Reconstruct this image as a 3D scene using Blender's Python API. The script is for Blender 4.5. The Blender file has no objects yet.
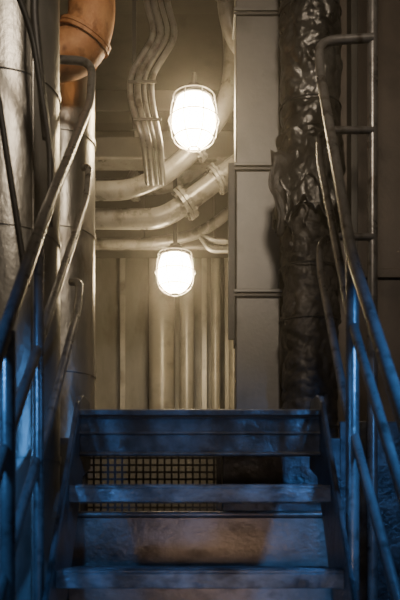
import bpy, bmesh, math, random
from mathutils import Vector, Matrix, noise
random.seed(7)
E = 1.6   # eye height above the lower deck; z values below are relative to eye height
H = 3.0   # ceiling height (relative to eye)
C = bpy.context.scene.collection

# ---------------------------------------------------------------- materials
def mat(name, c1, c2, rough=0.5, metal=0.0, scale=6.0, bump=0.15, lo=0.35, hi=0.65, c3=None, stretch=(1,1,1), fine=60, bdist=0.01, k3=2.3):
    m = bpy.data.materials.new(name); m.use_nodes = True
    nt = m.node_tree; N = nt.nodes; L = nt.links
    b = N['Principled BSDF']
    tc = N.new('ShaderNodeTexCoord'); mp = N.new('ShaderNodeMapping')
    mp.inputs['Scale'].default_value = stretch
    L.new(tc.outputs['Object'], mp.inputs['Vector'])
    n = N.new('ShaderNodeTexNoise'); n.inputs['Scale'].default_value = scale; n.inputs['Detail'].default_value = 8
    n.inputs['Roughness'].default_value = 0.65
    L.new(mp.outputs[0], n.inputs['Vector'])
    r = N.new('ShaderNodeValToRGB'); r.color_ramp.elements[0].position = lo; r.color_ramp.elements[1].position = hi
    r.color_ramp.elements[0].color = (*c1, 1); r.color_ramp.elements[1].color = (*c2, 1)
    L.new(n.outputs['Fac'], r.inputs[0])
    out = r.outputs[0]
    n2 = N.new('ShaderNodeTexNoise'); n2.inputs['Scale'].default_value = fine; n2.inputs['Detail'].default_value = 4
    L.new(mp.outputs[0], n2.inputs['Vector'])
    if c3:
        r3 = N.new('ShaderNodeValToRGB'); r3.color_ramp.elements[0].position = .54; r3.color_ramp.elements[1].position = .72
        n3 = N.new('ShaderNodeTexNoise'); n3.inputs['Scale'].default_value = scale*k3; n3.inputs['Detail'].default_value = 10
        L.new(mp.outputs[0], n3.inputs['Vector']); L.new(n3.outputs['Fac'], r3.inputs[0])
        mx = N.new('ShaderNodeMix'); mx.data_type = 'RGBA'
        L.new(r3.outputs[0], mx.inputs['Factor']); L.new(out, mx.inputs[6]); mx.inputs[7].default_value = (*c3, 1)
        out = mx.outputs[2]
    L.new(out, b.inputs['Base Color'])
    mr = N.new('ShaderNodeMapRange'); mr.inputs['To Min'].default_value = max(.05, rough-.15); mr.inputs['To Max'].default_value = min(1, rough+.15)
    L.new(n.outputs['Fac'], mr.inputs['Value']); L.new(mr.outputs[0], b.inputs['Roughness'])
    b.inputs['Metallic'].default_value = metal
    if bump:
        ad = N.new('ShaderNodeMath'); ad.operation = 'ADD'
        mu = N.new('ShaderNodeMath'); mu.operation = 'MULTIPLY'; mu.inputs[1].default_value = .3
        L.new(n2.outputs['Fac'], mu.inputs[0]); L.new(n.outputs['Fac'], ad.inputs[0]); L.new(mu.outputs[0], ad.inputs[1])
        bp = N.new('ShaderNodeBump'); bp.inputs['Strength'].default_value = bump; bp.inputs['Distance'].default_value = bdist
        L.new(ad.outputs[0], bp.inputs['Height']); L.new(bp.outputs[0], b.inputs['Normal'])
    return m

def emit(name, col, s):
    m = bpy.data.materials.new(name); m.use_nodes = True
    b = m.node_tree.nodes['Principled BSDF']
    b.inputs['Base Color'].default_value = (*col, 1); b.inputs['Emission Color'].default_value = (*col, 1)
    b.inputs['Emission Strength'].default_value = s; b.inputs['Roughness'].default_value = .2
    return m

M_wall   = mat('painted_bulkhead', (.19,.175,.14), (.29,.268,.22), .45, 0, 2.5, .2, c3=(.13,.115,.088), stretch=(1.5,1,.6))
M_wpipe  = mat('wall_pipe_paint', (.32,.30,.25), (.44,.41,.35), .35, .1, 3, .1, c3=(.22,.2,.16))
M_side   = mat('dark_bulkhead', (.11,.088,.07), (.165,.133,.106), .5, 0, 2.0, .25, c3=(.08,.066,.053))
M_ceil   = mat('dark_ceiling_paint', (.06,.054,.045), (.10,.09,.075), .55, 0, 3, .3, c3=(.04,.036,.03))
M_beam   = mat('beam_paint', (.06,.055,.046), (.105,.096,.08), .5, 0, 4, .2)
M_pipe   = mat('grey_painted_pipe', (.17,.16,.142), (.28,.265,.238), .3, .2, 7, .2, c3=(.09,.075,.06))
M_cond   = mat('galvanised_conduit', (.26,.25,.23), (.40,.385,.355), .32, .6, 8, .1, c3=(.14,.12,.10))
M_duct   = mat('duct_panel', (.15,.143,.13), (.215,.205,.188), .45, .2, 2.5, .2, c3=(.11,.103,.09))
M_alu    = mat('aluminium_cladding', (.34,.33,.30), (.60,.57,.51), .36, .8, 3, .5, c3=(.20,.175,.14), stretch=(1,1,.5))
M_foil   = mat('foil_lagging', (.055,.053,.05), (.18,.172,.16), .32, .7, 6, .6, c3=(.03,.027,.025), bdist=.015, k3=1.6)
M_rag    = mat('old_lagging_cloth', (.035,.031,.028), (.095,.084,.074), .5, .25, 6, .6, c3=(.02,.018,.015), bdist=.015, k3=1.6)
M_rust   = mat('rust', (.44,.17,.06), (.66,.34,.15), .6, .1, 9, .5, c3=(.25,.10,.04))
M_rail   = mat('handrail_paint', (.14,.133,.128), (.24,.228,.215), .3, .5, 12, .15, c3=(.075,.06,.05))
M_stair  = mat('stair_steel', (.035,.035,.036), (.11,.112,.115), .34, .4, 10, .7, lo=.4, hi=.62, c3=(.025,.02,.017))
M_tread  = mat('worn_tread_steel', (.065,.067,.07), (.19,.193,.197), .33, .45, 14, .7, lo=.42, hi=.62, c3=(.035,.03,.027), k3=1.4, stretch=(.7,1,1.2))
M_plate  = mat('worn_riser_plate', (.15,.12,.10), (.34,.285,.25), .33, .4, 4, .5, c3=(.06,.045,.036), stretch=(.9,1,1.1))
M_black  = mat('black_cast_iron', (.03,.03,.03), (.06,.055,.05), .5, .3, 14, .2)
M_cage   = mat('lamp_cage_wire', (.45,.42,.36), (.6,.56,.5), .4, .3, 14, .1)
M_glass  = emit('glowing_lamp_glass', (1.0,.79,.48), 66)
M_floor  = mat('deck_plate', (.07,.07,.075), (.13,.125,.12), .5, .3, 5, .35)

# ---------------------------------------------------------------- builders
def empty(name, loc=(0,0,0)):
    o = bpy.data.objects.new(name, None); o.location = loc; o.empty_display_size = .1
    C.objects.link(o); return o

def finish(name, bm, m, parent=None, smooth=False, bevel=0):
    bmesh.ops.recalc_face_normals(bm, faces=bm.faces)
    me = bpy.data.meshes.new(name); bm.to_mesh(me); bm.free()
    me.materials.append(m)
    if smooth:
        for p in me.polygons: p.use_smooth = True
    o = bpy.data.objects.new(name, me); C.objects.link(o)
    if parent: o.parent = parent
    if bevel:
        b = o.modifiers.new('bevel', 'BEVEL'); b.width = bevel; b.segments = 2; b.limit_method = 'ANGLE'
    return o

def add_box(bm, x0, x1, y0, y1, z0, z1):
    v = [bm.verts.new((x, y, z+E)) for x in (x0, x1) for y in (y0, y1) for z in (z0, z1)]
    for f in ((0,1,3,2),(4,6,7,5),(0,4,5,1),(2,3,7,6),(0,2,6,4),(1,5,7,3)):
        bm.faces.new([v[i] for i in f])

def box(name, x0, x1, y0, y1, z0, z1, m, parent=None, bevel=0.003):
    bm = bmesh.new(); add_box(bm, x0, x1, y0, y1, z0, z1)
    return finish(name, bm, m, parent, bevel=bevel)

def fillet(pts, rad, n=6):
    pts = [Vector(p) for p in pts]; out = [pts[0]]
    for i in range(1, len(pts)-1):
        a, b, c = pts[i-1], pts[i], pts[i+1]
        d1 = (a-b); d2 = (c-b); r = min(rad, d1.length*.48, d2.length*.48)
        p0 = b + d1.normalized()*r; p1 = b + d2.normalized()*r
        for k in range(n+1):
            t = k/n; out.append(p0*(1-t)**2 + b*2*t*(1-t) + p1*t*t)
    out.append(pts[-1]); return out

def add_tube(bm, pts, r, seg=14, cap=True, rfun=None):
    pts = [Vector((p[0], p[1], p[2]+E)) for p in pts]
    rings = []; up = None
    for i, p in enumerate(pts):
        if i == 0: t = pts[1]-pts[0]
        elif i == len(pts)-1: t = pts[-1]-pts[-2]
        else: t = (pts[i+1]-p).normalized() + (p-pts[i-1]).normalized()
        t.normalize()
        if up is None:
            up = Vector((0,1,0)) if abs(t.y) < .9 else Vector((1,0,0))
        up = (up - t*up.dot(t)).normalized(); s = t.cross(up)
        ring = []
        for k in range(seg):
            a = 2*math.pi*k/seg
            d = up*math.cos(a)+s*math.sin(a)
            rr = rfun(p, a, i/(len(pts)-1)) if rfun else r
            ring.append(bm.verts.new(p + d*rr))
        rings.append(ring)
    for a, b in zip(rings, rings[1:]):
        for k in range(seg):
            bm.faces.new((a[k], a[(k+1)%seg], b[(k+1)%seg], b[k]))
    if cap:
        bm.faces.new(rings[0]); bm.faces.new(rings[-1])

def tube(name, pts, r, m, parent=None, rad=0.0, seg=16, rfun=None):
    bm = bmesh.new(); add_tube(bm, fillet(pts, rad) if rad else pts, r, seg, True, rfun)
    o = finish(name, bm, m, parent, smooth=True)
    es = o.modifiers.new('es', 'EDGE_SPLIT'); es.split_angle = math.radians(50)
    return o

def flange(name, p, d, r, th, m, parent, bolts=8):
    """bolted pipe flange pair centred at p, along direction d"""
    p = Vector(p); d = Vector(d).normalized(); bm = bmesh.new()
    add_tube(bm, [p-d*th, p-d*th*.1], r, 24); add_tube(bm, [p+d*th*.1, p+d*th], r, 24)
    a = d.cross(Vector((0,.3,1))).normalized(); b = d.cross(a)
    for i in range(bolts):
        q = p + (a*math.cos(i*6.2832/bolts) + b*math.sin(i*6.2832/bolts))*r*.82
        add_tube(bm, [q-d*th*1.6, q+d*th*1.6], r*.1, 6)
    return finish(name, bm, m, parent)

# ---------------------------------------------------------------- room shell
box('floor', -1.6, 1.6, -1.6, 2.9, -1.7, -1.6, M_floor, bevel=0)
box('floor_upper_deck', -1.6, 1.6, 2.9, 6.0, .0, .1, M_floor, bevel=0)
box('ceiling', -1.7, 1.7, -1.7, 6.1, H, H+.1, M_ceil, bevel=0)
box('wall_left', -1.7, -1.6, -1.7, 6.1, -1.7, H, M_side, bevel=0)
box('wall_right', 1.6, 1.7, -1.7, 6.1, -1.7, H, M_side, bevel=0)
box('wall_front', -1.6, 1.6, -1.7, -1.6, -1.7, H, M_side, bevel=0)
box('wall_back', -1.6, 1.6, 6.0, 6.1, .0, H, M_wall, bevel=0)
box('dark_backdrop_board', -1.6, 1.6, 5.55, 5.60, .1, .78, M_beam, bevel=0)  # added dark board, darkens the view through the grating holes
box('wall_below_landing', -1.6, 1.6, 2.9, 2.96, -1.6, .0, M_plate, bevel=0)
pt = empty('wall_partition')
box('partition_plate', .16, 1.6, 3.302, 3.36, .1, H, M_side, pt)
box('partition_stiffener', .645, .675, 3.2, 3.3, .1, H, M_beam, pt)
box('partition_stiffener_b', 1.05, 1.07, 3.2, 3.3, .1, H, M_beam, pt)
box('partition_seam', .675, 1.6, 3.285, 3.3, 1.15, 1.19, M_side, pt)

st = empty('wall_stiffener_bars')
for i, x in enumerate((-1.05, -.62, .02, .2, .62)):
    box('web_%d' % i, x-.006, x+.006, 5.88, 6.0, .1, H, M_wpipe, st, .001)
    box('flange_%d' % i, x-.006, x+.034, 5.872, 5.88, .1, H, M_wpipe, st, .001)

b = empty('cross_beam')
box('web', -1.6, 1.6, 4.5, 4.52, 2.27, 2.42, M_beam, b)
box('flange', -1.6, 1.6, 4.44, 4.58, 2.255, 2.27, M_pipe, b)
b = empty('dark_cover_girder')  # added girder, its dark web covers the upper back wall to keep it dim
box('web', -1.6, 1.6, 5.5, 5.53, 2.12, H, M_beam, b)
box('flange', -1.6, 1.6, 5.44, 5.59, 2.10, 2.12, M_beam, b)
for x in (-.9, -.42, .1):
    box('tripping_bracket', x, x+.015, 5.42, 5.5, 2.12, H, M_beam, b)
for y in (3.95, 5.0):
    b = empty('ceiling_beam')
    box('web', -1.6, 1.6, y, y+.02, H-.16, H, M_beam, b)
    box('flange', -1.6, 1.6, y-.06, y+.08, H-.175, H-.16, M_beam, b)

for x, r in ((-.29, .098), (-.10, .055), (.12,.035), (.27, .05)):
    p = empty('vertical_wall_pipe')
    tube('pipe', [(x, 5.72, .1), (x, 5.72, H)], r, M_wpipe, p, seg=32)
    for z in (.85,):
        tube('clamp', [(x, 5.72, z), (x, 5.72, z+.04)], r+.008, M_wall, p, seg=28)
        box('clamp_foot', x-.03, x+.03, 5.72, 6.0, z, z+.04, M_beam, p)

# ---------------------------------------------------------------- overhead pipes
pa = empty('overhead_steam_pipe')
tube('pipe', [(-1.55,4.2,1.95), (-.36,4.2,1.955), (-.10,4.15,2.08), (.16,4.05,2.36), (.185,3.98,2.62), (.12,3.9,2.9), (.12,3.9,H)], .052, M_pipe, pa, rad=.16, seg=22)
flange('flange', (-.03,4.13,2.155), (.26,-.06,.28), .082, .018, M_pipe, pa)
box('hanger', -.72,-.70, 4.17, 4.23, 2.0, H, M_beam, pa)

pb = empty('overhead_steam_pipe')
tube('pipe', [(-1.55,4.35,1.87), (-.22,4.35,1.86), (-.06,4.33,1.96), (.22,4.3,2.16), (.45,4.3,2.3), (1.2,4.3,2.3)], .058, M_pipe, pb, rad=.14, seg=22)
flange('flange', (-.085,4.33,1.945), (.16,-.02,.12), .10, .022, M_pipe, pb)
flange('flange_b', (.10,4.31,2.075), (.28,-.02,.20), .09, .018, M_pipe, pb)

pc = empty('overhead_drain_pipe')
tube('pipe', [(-1.55,4.72,1.87), (-.30,4.72,1.865), (.02,4.70,1.92), (.25,4.66,2.1), (.5,4.66,2.2), (1.2,4.66,2.2)], .034, M_pipe, pc, rad=.14, seg=18)
tube('branch', [(.0,4.70,1.915), (.10,4.70,1.87), (.30,4.70,1.87), (1.2,4.70,1.87)], .018, M_pipe, pc, rad=.05)
tube('branch_low', [(.0,4.68,1.89), (.06,4.68,1.80), (.30,4.68,1.80), (1.2,4.68,1.80)], .012, M_cond, pc, rad=.04)
pe = empty('small_bore_pipe')
tube('pipe', [(-1.55,4.95,1.93), (1.55,4.95,1.93)], .016, M_pipe, pe)
tube('pipe_upper', [(-1.55,4.98,2.35), (-.5,4.98,2.35), (-.42,4.98,2.5), (-.42,4.98,H)], .016, M_pipe, pe, rad=.05)
pf = empty('overhead_water_pipe')
tube('pipe', [(-1.5,5.2,2.45), (-.2,5.2,2.45), (.05,5.15,2.62), (.3,5.1,2.62), (1.4,5.1,2.62)], .055, M_pipe, pf, rad=.15, seg=20)
flange('flange', (-.45,5.2,2.45), (1,0,0), .095, .02, M_pipe, pf)

pd = empty('riser_pipe')
tube('pipe', [(.125,3.56,H), (.125,3.56,2.52), (.15,3.58,2.42), (.22,3.62,2.34), (.50,3.62,2.30), (1.2,3.62,2.3)], .043, M_pipe, pd, rad=.1, seg=20)
flange('flange', (.125,3.56,2.60), (0,0,1), .062, .014, M_pipe, pd)

cb = empty('cable_conduit_bundle')
for i in range(4):
    dx = i*.034 - .05
    y = 3.62 + (.012 if i % 2 else 0)
    tube('conduit_%d' % i, [(-.215+dx, y, H), (-.215+dx, y, 2.62), (-.165+dx, y, 2.44), (-.29+dx, y, 2.24), (-.285+dx, y, 2.12), (-.235+dx*.8, y, 1.93), (-.235+dx*.8, 3.95, 1.88)],
         (.0145, .017, .011, .0145)[i], M_cond, cb, rad=.06, seg=12)
for z, x in ((2.62, -.275), (2.20, -.345), (2.02,-.32)):
    box('saddle', x, x+.135, 3.598, 3.604, z-.007, z+.007, M_beam, cb, .001)
box('saddle_bracket', -.33, -.31, 3.645, 3.665, 2.0, H, M_black, cb, .001)

# ---------------------------------------------------------------- caged lamps
def lamp(x, y, z, r, h, mount):
    p = empty('caged_bulkhead_lamp')
    bm = bmesh.new(); n = 16; prof = []
    for i in range(n+1):
        t = i/n; zz = z - h/2 + h*t
        if t < .5: rr = r*math.sqrt(max(0.0, 1-((.5-t)/.5)**2.3))
        else: rr = r*(1 - .22*((t-.5)/.5)**2)
        prof.append((zz, max(rr, .002)))
    rings = [[bm.verts.new((x+rr*math.cos(2*math.pi*k/32), y+rr*math.sin(2*math.pi*k/32), zz+E)) for k in range(32)] for zz, rr in prof]
    for a, b in zip(rings, rings[1:]):
        for k in range(32): bm.faces.new((a[k], a[(k+1)%32], b[(k+1)%32], b[k]))
    bm.faces.new(rings[0]); bm.faces.new(rings[-1])
    finish('glass_jar', bm, M_glass, p, smooth=True)
    bm = bmesh.new(); top = z+h/2
    add_tube(bm, [(x,y,top-.005), (x,y,top+.018)], r*.9, 32)
    add_tube(bm, [(x,y,top+.018), (x,y,top+.05)], r*.62, 32, rfun=lambda p,a,t: r*(.68-.25*t))
    add_tube(bm, [(x,y,top+.045), (x,y,top+.07)], r*.3, 16)
    finish('housing', bm, M_black, p)
    bm = bmesh.new(); R = r*1.18
    nb = 8
    for k in range(nb):
        a = 2*math.pi*(k+.5)/nb; pts = []
        for i in range(11):
            if i <= 5:
                zz = top + .01 - (h*.55)*(i/5); rr = R*(.82+.18*math.sin(i/5*math.pi/2))
            else:
                q = (i-5)/5*math.pi/2; zz = top+.01-h*.55 - (h*.56)*math.sin(q); rr = max(.02, R*math.cos(q))
            pts.append((x+rr*math.cos(a), y+rr*math.sin(a), zz))
        add_tube(bm, pts, .0025, 6)
    for zz, rr in ((top+.01, R*.83), (top-h*.45, R*1.0), (top-h*.84, R*.80), (top-h*1.05, R*.22)):
        pts = [(x+rr*math.cos(2*math.pi*k/32), y+rr*math.sin(2*math.pi*k/32), zz) for k in range(33)]
        add_tube(bm, pts, .0028, 6)
    finish('wire_cage', bm, M_cage, p, smooth=True)
    tube('mount_stem', mount, .013, M_black, p, rad=.05, seg=10)
    return p
lamp(-.03, 3.70, 2.055, .106, .232, [(-.03,3.70,2.22), (-.03,3.70,2.30), (-.03,3.95,2.42), (-.03,4.44,2.42), (-.03,4.50,2.42)])
lamp(-.15, 4.52, 1.60, .103, .222, [(-.15,4.52,1.76), (-.15,4.52,2.26)])

# ---------------------------------------------------------------- right-hand ventilation duct
vd = empty('ventilation_duct')
box('body', .150, .335, 3.15, 3.30, .1, H, M_duct, vd, .006)
for z in (1.02, 1.55, 2.2):
    box('joint_flange', .142, .343, 3.138, 3.30, z, z+.012, M_beam, vd, .002)
    box('joint_flange_b', .142, .343, 3.138, 3.30, z+.018, z+.032, M_duct, vd, .002)
box('corner_angle', .143, .150, 3.14, 3.22, .82, 1.58, M_black, vd, .002)
box('angle_leg', .118, .150, 3.14, 3.15, .84, 1.58, M_black, vd, .002)

# ---------------------------------------------------------------- wrinkled foil-lagged pipe
lp = empty('lagged_pipe')
def wr(base, amp, s1, s2, seed):
    """cloth/foil wrap: bulging sections between ties plus diagonal creases"""
    def f(p, a, t):
        q = Vector((math.cos(a)*s1, math.sin(a)*s1, p.z*s2+seed))
        n1 = noise.noise(q)
        cr = abs(noise.noise(Vector((math.cos(a)*1.5, math.sin(a)*1.5, p.z*14+a*.6+seed))))
        cr2 = abs(noise.noise(Vector((math.cos(a)*4, math.sin(a)*4, p.z*20+seed*2))))
        bul = abs(math.sin(p.z*7.5+seed*.3))**.5
        return base*(.94 + amp*n1 + .09*bul - amp*.8*(1-min(1,cr*3)) - amp*.4*(1-min(1,cr2*3)))
    return f
N = 280
zz = [1.30 + (H-.002-1.30)*i/N for i in range(N+1)]
tube('foil_jacket', [(.440,3.0,z) for z in zz], .1, M_foil, lp, seg=96, rfun=wr(.124,.10,1.2,5,0))
zz = [.1 + (1.34-.1)*i/N for i in range(N+1)]
tube('old_cloth_lagging', [(.440,3.0,z) for z in zz], .1, M_rag, lp, seg=96, rfun=wr(.114,.10,1.2,5,30))
def collar(name, z0, z1, seed, out):
    bm = bmesh.new(); n = 24; seg = 72; rings = []
    for i in range(n+1):
        t = i/n; ring = []
        for k in range(seg):
            a = 2*math.pi*k/seg
            rag = (noise.noise(Vector((math.cos(a)*3, math.sin(a)*3, seed)))*.09 + noise.noise(Vector((math.cos(a)*9, math.sin(a)*9, seed)))*.05)*t
            z = z1 + (z0-z1)*t + rag
            r = .124 + out*t*t + .024*noise.noise(Vector((math.cos(a)*2.5, math.sin(a)*2.5, z*12+seed))) + .006*noise.noise(Vector((math.cos(a)*8, math.sin(a)*8, z*30+seed)))
            ring.append(bm.verts.new((.440+r*math.cos(a), 3.0+r*math.sin(a), z+E)))
        rings.append(ring)
    for a, b in zip(rings, rings[1:]):
        for k in range(seg): bm.faces.new((a[k], a[(k+1)%seg], b[(k+1)%seg], b[k]))
    o = finish(name, bm, M_foil, lp, smooth=True)
    s = o.modifiers.new('sol', 'SOLIDIFY'); s.thickness = .004
collar('torn_collar', 1.27, 1.46, 3.3, .030)
collar('torn_collar_b', 1.36, 1.60, 8.1, .016)
def flap(name, x, z0, ln, wd, seed, m):
    bm = bmesh.new(); rows = []
    for i in range(15):
        t = i/14; w = wd*(1-t*.7); row = []
        for k in range(6):
            s = k/5-.5
            row.append(bm.verts.new((x+s*w*1.4+.012*math.sin(t*9+seed), 2.90+.025*noise.noise(Vector((s*4,t*6,seed)))+s*.03, z0-ln*t+.03*noise.noise(Vector((s*6,t*3,seed+7)))+E)))
        rows.append(row)
    for a, b in zip(rows, rows[1:]):
        for k in range(5): bm.faces.new((a[k], a[k+1], b[k+1], b[k]))
    o = finish(name, bm, m, lp, smooth=True); s = o.modifiers.new('sol','SOLIDIFY'); s.thickness = .004
flap('torn_flap', .310, 1.50, .32, .07, 1, M_rag)
flap('torn_flap_b', .35, 1.40, .20, .05, 4, M_foil)
flap('torn_flap_c', .42, 1.36, .15, .06, 9, M_rag)
for z in (.45, .87, 1.08, 1.72, 2.10):
    tube('wire_tie', [(.440+.122*math.cos(k*math.pi/16), 3.0+.122*math.sin(k*math.pi/16), z+.01*math.sin(k*math.pi/16)) for k in range(33)], .003, M_black, lp, seg=6)

# ---------------------------------------------------------------- left silver ducts
ld = empty('insulated_exhaust_duct')
zz = [-1.6 + (H+1.6)*i/90 for i in range(91)]
tube('cladding', [(-.625,2.42,z) for z in zz], .17, M_alu, ld, seg=64, rfun=lambda p,a,t: .17*(1+.018*noise.noise(Vector((math.cos(a)*2, math.sin(a)*2, p.z*3)))))
for z in (-.5, .25, .95, 1.42, 1.95):
    tube('seam_band', [(-.625,2.42,z), (-.625,2.42,z+.02)], .174, M_alu, ld, seg=64)
tube('vertical_seam', [(-.51,2.29,-1.6), (-.51,2.29,H)], .005, M_alu, ld, seg=8)
ld = empty('insulated_exhaust_duct')
tube('cladding', [(-.592,3.24,.1+1.98*i/60) for i in range(61)], .137, M_alu, ld, seg=64, rfun=lambda p,a,t: .137*(1+.025*noise.noise(Vector((math.cos(a)*2, math.sin(a)*2, p.z*4+9)))))
for z in (.7, 1.3, 1.70):
    tube('seam_band', [(-.592,3.24,z), (-.592,3.24,z+.02)], .142, M_alu, ld, seg=64)
tube('end_cap', [(-.592,3.24,2.07),(-.592,3.24,2.10)], .15, M_rust, ld, seg=48)

re = empty('rusty_pipe_elbow')
tube('elbow', [(-.62,2.96,H), (-.62,2.96,2.66), (-.50,2.96,2.40), (-.43,2.96,2.23), (-.425,2.96,2.05), (-.47,2.96,1.93), (-.60,2.96,1.90), (-.72,2.96,1.90)], .092, M_rust, re, rad=.14, seg=32)
flange('elbow_flange', (-.455,2.96,1.985), (.06,-.02,.12), .108, .014, M_rust, re)

hb = empty('pipe_hanger_brace')
tube('brace_a', [(-.60,1.95,1.75), (-.47,2.10,1.42), (-.43,2.15,1.12), (-.43,2.15,.9)], .009, M_black, hb, rad=.05, seg=8)
tube('brace_b', [(-.475,2.15,H), (-.475,2.15,1.5), (-.44,2.15,1.15)], .013, M_black, hb, rad=.03, seg=8)
tube('brace_c', [(-.66,1.9,2.4), (-.54,1.95,1.25), (-.45,1.95,.66)], .009, M_black, hb, rad=.05, seg=8)

# ---------------------------------------------------------------- staircase
sc = empty('steel_staircase')
NY, NZ, RUN, RISE = 2.25, .375, .19, .225
def stringer(name, x0, x1):
    prof = [(NY-RUN*8.1, -1.6), (NY-RUN*7.9-.02, NZ-RISE*7.9+.03), (NY-.02, NZ+.035), (NY+.08, NZ+.075), (NY+.20, NZ+.075), (NY+.22, NZ-.14), (NY+.06, NZ-.18), (NY-RUN*7.0, -1.6)]
    bm = bmesh.new()
    a = [bm.verts.new((x0, y, z+E)) for y, z in prof]; b = [bm.verts.new((x1, y, z+E)) for y, z in prof]
    bm.faces.new(a); bm.faces.new(b[::-1])
    for i in range(len(prof)):
        j = (i+1) % len(prof); bm.faces.new((a[i], b[i], b[j], a[j]))
    finish(name, bm, M_stair, sc, bevel=.002)
stringer('stringer_left', -.372, -.360); stringer('stringer_right', .360, .372)
tube('stringer_edge_left', [(-.366, NY-RUN*8, NZ-RISE*8+.055), (-.366, NY+.02, NZ+.055)], .008, M_rail, sc, seg=10)
tube('stringer_edge_right', [(.366, NY-RUN*8, NZ-RISE*8+.055), (.366, NY+.02, NZ+.055)], .008, M_rail, sc, seg=10)
for k in range(1, 9):
    y, z = NY-RUN*k, NZ-RISE*k
    bm = bmesh.new()
    add_box(bm, -.36, .36, y, y+.2, z-.008, z)
    add_box(bm, -.36, .36, y, y+.008, z-.046, z-.008)
    add_box(bm, -.36, .36, y+.192, y+.2, z-.04, z-.008)
    for i in range(9):
        add_box(bm, -.34, .34, y+.012+i*.02, y+.018+i*.02, z, z+.004)
    finish('tread_%d' % k, bm, M_tread, sc, bevel=.003)
bm = bmesh.new()
add_box(bm, -.36, .36, NY, NY+.45, NZ-.01, NZ)
add_box(bm, -.36, .36, NY, NY+.012, NZ-.115, NZ-.01)
add_box(bm, -.36, .36, NY-.02, NY+.02, NZ-.004, NZ+.014)
finish('landing_deck', bm, M_stair, sc, bevel=.003)
tube('landing_lower_edge', [(-.36,NY-.004,NZ-.118),(.36,NY-.004,NZ-.118)], .007, M_stair, sc, seg=8)
tube('landing_weld', [(-.36,NY-.003,NZ-.055),(.36,NY-.003,NZ-.055)], .004, M_stair, sc, seg=8)
box('landing_bearer', -.46, .46, 2.66, 2.72, NZ-.06, NZ-.012, M_stair, sc)
box('landing_bracket', .08, .46, 2.66, 2.72, .06, NZ-.06, M_stair, sc)
box('landing_leg_left', -.50, -.46, 2.66, 2.72, -1.6, NZ-.012, M_stair, sc)
box('landing_leg_right', .46, .50, 2.66, 2.72, -1.6, NZ-.012, M_stair, sc)
box('side_skirt_left', -.95, -.50, 2.68, 2.70, -1.6, NZ-.012, M_stair, sc)
box('side_skirt_right', .50, 1.2, 2.68, 2.70, -1.6, NZ+.05, M_stair, sc)

rp = empty('riser_plate')
bm = bmesh.new(); add_box(bm, -.455, .455, 2.60, 2.615, -1.6, .085)
finish('plate', bm, M_plate, rp, bevel=.002)
tube('plate_top_edge', [(-.455,2.60,.088),(.455,2.60,.088)], .012, M_plate, rp, seg=12)

gr = empty('steel_grating')
bm = bmesh.new(); x = -.42
while x < .06:
    add_box(bm, x, x+.007, 2.755, 2.765, .085, .32); x += .026
z = .09
while z < .32:
    add_box(bm, -.42, .06, 2.757, 2.763, z, z+.007); z += .026
finish('mesh_bars', bm, M_black, gr)
box('grating_frame', -.43, .07, 2.75, 2.77, .07, .088, M_stair, gr)
box('grating_leg_left', -.44, -.42, 2.75, 2.77, -1.6, .32, M_stair, gr)
box('grating_leg_right', .06, .08, 2.75, 2.77, -1.6, .32, M_stair, gr)

# ---------------------------------------------------------------- handrails
def rails(sign, sets, posts):
    h = empty('handrail')
    for i, pts in enumerate(sets):
        tube('rail_%d' % i, [(sign*a, b, c) for a, b, c in pts], .0155 if i == 0 else .0125, M_rail, h, rad=.07, seg=16)
    for i, (x, y, z0, z1, r) in enumerate(posts):
        tube('post_%d' % i, [(sign*x, y, z0), (sign*x, y, z1)], r, M_rail, h, seg=16)
    return h
rails(1, [
  [(.60,2.60,1.74), (.41,2.60,1.73), (.405,2.52,1.56), (.40,1.97,.741), (.42,1.5,.20), (.42,.75,-.68), (.42,.62,-.95)],
  [(.60,2.60,1.42), (.41,2.58,1.41), (.40,2.50,1.26), (.40,2.0,.60), (.42,1.5,.04), (.42,.75,-.85)],
  [(.60,2.60,1.05), (.41,2.57,1.04), (.40,2.50,.90), (.40,2.07,.386), (.42,1.56,-.16), (.42,.75,-1.05)]],
  [(.40,1.97,-.13,.741,.0175), (.42,1.30,-.9,-.03,.0165), (.42,.72,-1.6,-.7,.0165), (.60,2.61,-1.6,H,.018)])
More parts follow.
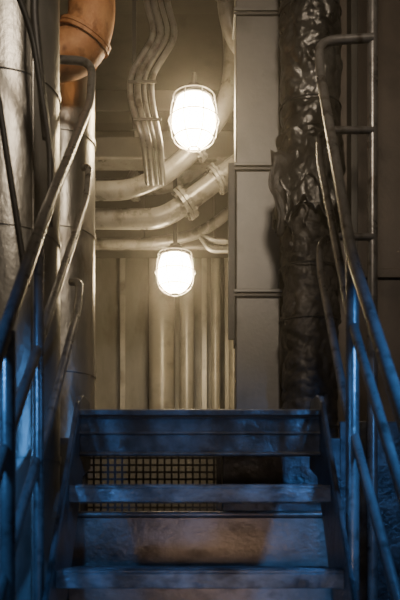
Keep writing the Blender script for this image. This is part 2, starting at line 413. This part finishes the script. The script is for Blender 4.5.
rails(-1, [
  [(.54,2.84,1.82), (.405,2.82,1.80), (.40,2.74,1.60), (.40,1.935,.839), (.41,1.54,.40), (.42,.75,-.55), (.42,.62,-.85)],
  [(.43,2.76,1.37), (.405,2.74,1.36), (.40,2.64,1.20), (.40,2.0,.613), (.41,1.54,.16), (.42,.75,-.75)],
  [(.44,2.56,.88), (.405,2.53,.87), (.40,2.45,.75), (.40,2.0,.33), (.41,1.667,.02), (.42,.75,-.95)]],
  [(.405,1.58,-.65,.44,.0165), (.40,1.86,-.28,.76,.013), (.42,.72,-1.6,-.6,.0165)])

# ---------------------------------------------------------------- lights
def area(name, loc, tgt, size, power, col, spread=None):
    l = bpy.data.lights.new(name, 'AREA'); l.energy = power; l.color = col; l.size = size
    if spread: l.spread = math.radians(spread)
    o = bpy.data.objects.new(name, l); C.objects.link(o)
    o.location = Vector((loc[0], loc[1], loc[2]+E))
    o.rotation_euler = (Vector((tgt[0], tgt[1], tgt[2]+E))-o.location).to_track_quat('-Z', 'Y').to_euler(); return o
area('warm_overhead_work_light', (.2, .6, 2.4), (0, 3.0, 1.6), .3, 8.5, (1,.83,.64), 90)
area('warm_low_fill', (.1, .1, -.1), (.05, 2.6, -.05), .15, .13, (1,.70,.48), 30)  # added fill, warms the riser plate that the overhead light misses
area('blue_rail_light_left', (-.85, 1.0, .55), (-.38, 1.75, .10), .12, 1.7, (.09,.36,1.0), 70)
area('blue_rail_light_right', (.85, 1.15, .70), (.39, 1.90, .18), .12, 3.2, (.09,.36,1.0), 70)
area('blue_stair_light', (0, .2, -.9), (0, 2.2, .1), .3, .7, (.15,.42,1.0), 70)

w = bpy.data.worlds.new('world'); bpy.context.scene.world = w; w.use_nodes = True
w.node_tree.nodes['Background'].inputs[0].default_value = (.2,.25,.35,1); w.node_tree.nodes['Background'].inputs[1].default_value = .02
vs = w.node_tree.nodes.new('ShaderNodeVolumeScatter')
vs.inputs['Color'].default_value = (1,.92,.8,1); vs.inputs['Density'].default_value = .015; vs.inputs['Anisotropy'].default_value = .9
w.node_tree.links.new(vs.outputs[0], w.node_tree.nodes['World Output'].inputs['Volume'])

# ---------------------------------------------------------------- camera
cd = bpy.data.cameras.new('camera'); cam = bpy.data.objects.new('camera', cd); C.objects.link(cam)
cam.location = (0, 0, E); cam.rotation_euler = (math.radians(90), 0, 0)
cd.lens = 45; cd.sensor_width = 36; cd.shift_y = .4; cd.clip_start = .05
cd.dof.use_dof = True; cd.dof.focus_distance = 4.0; cd.dof.aperture_fstop = 4.5
bpy.context.scene.camera = cam
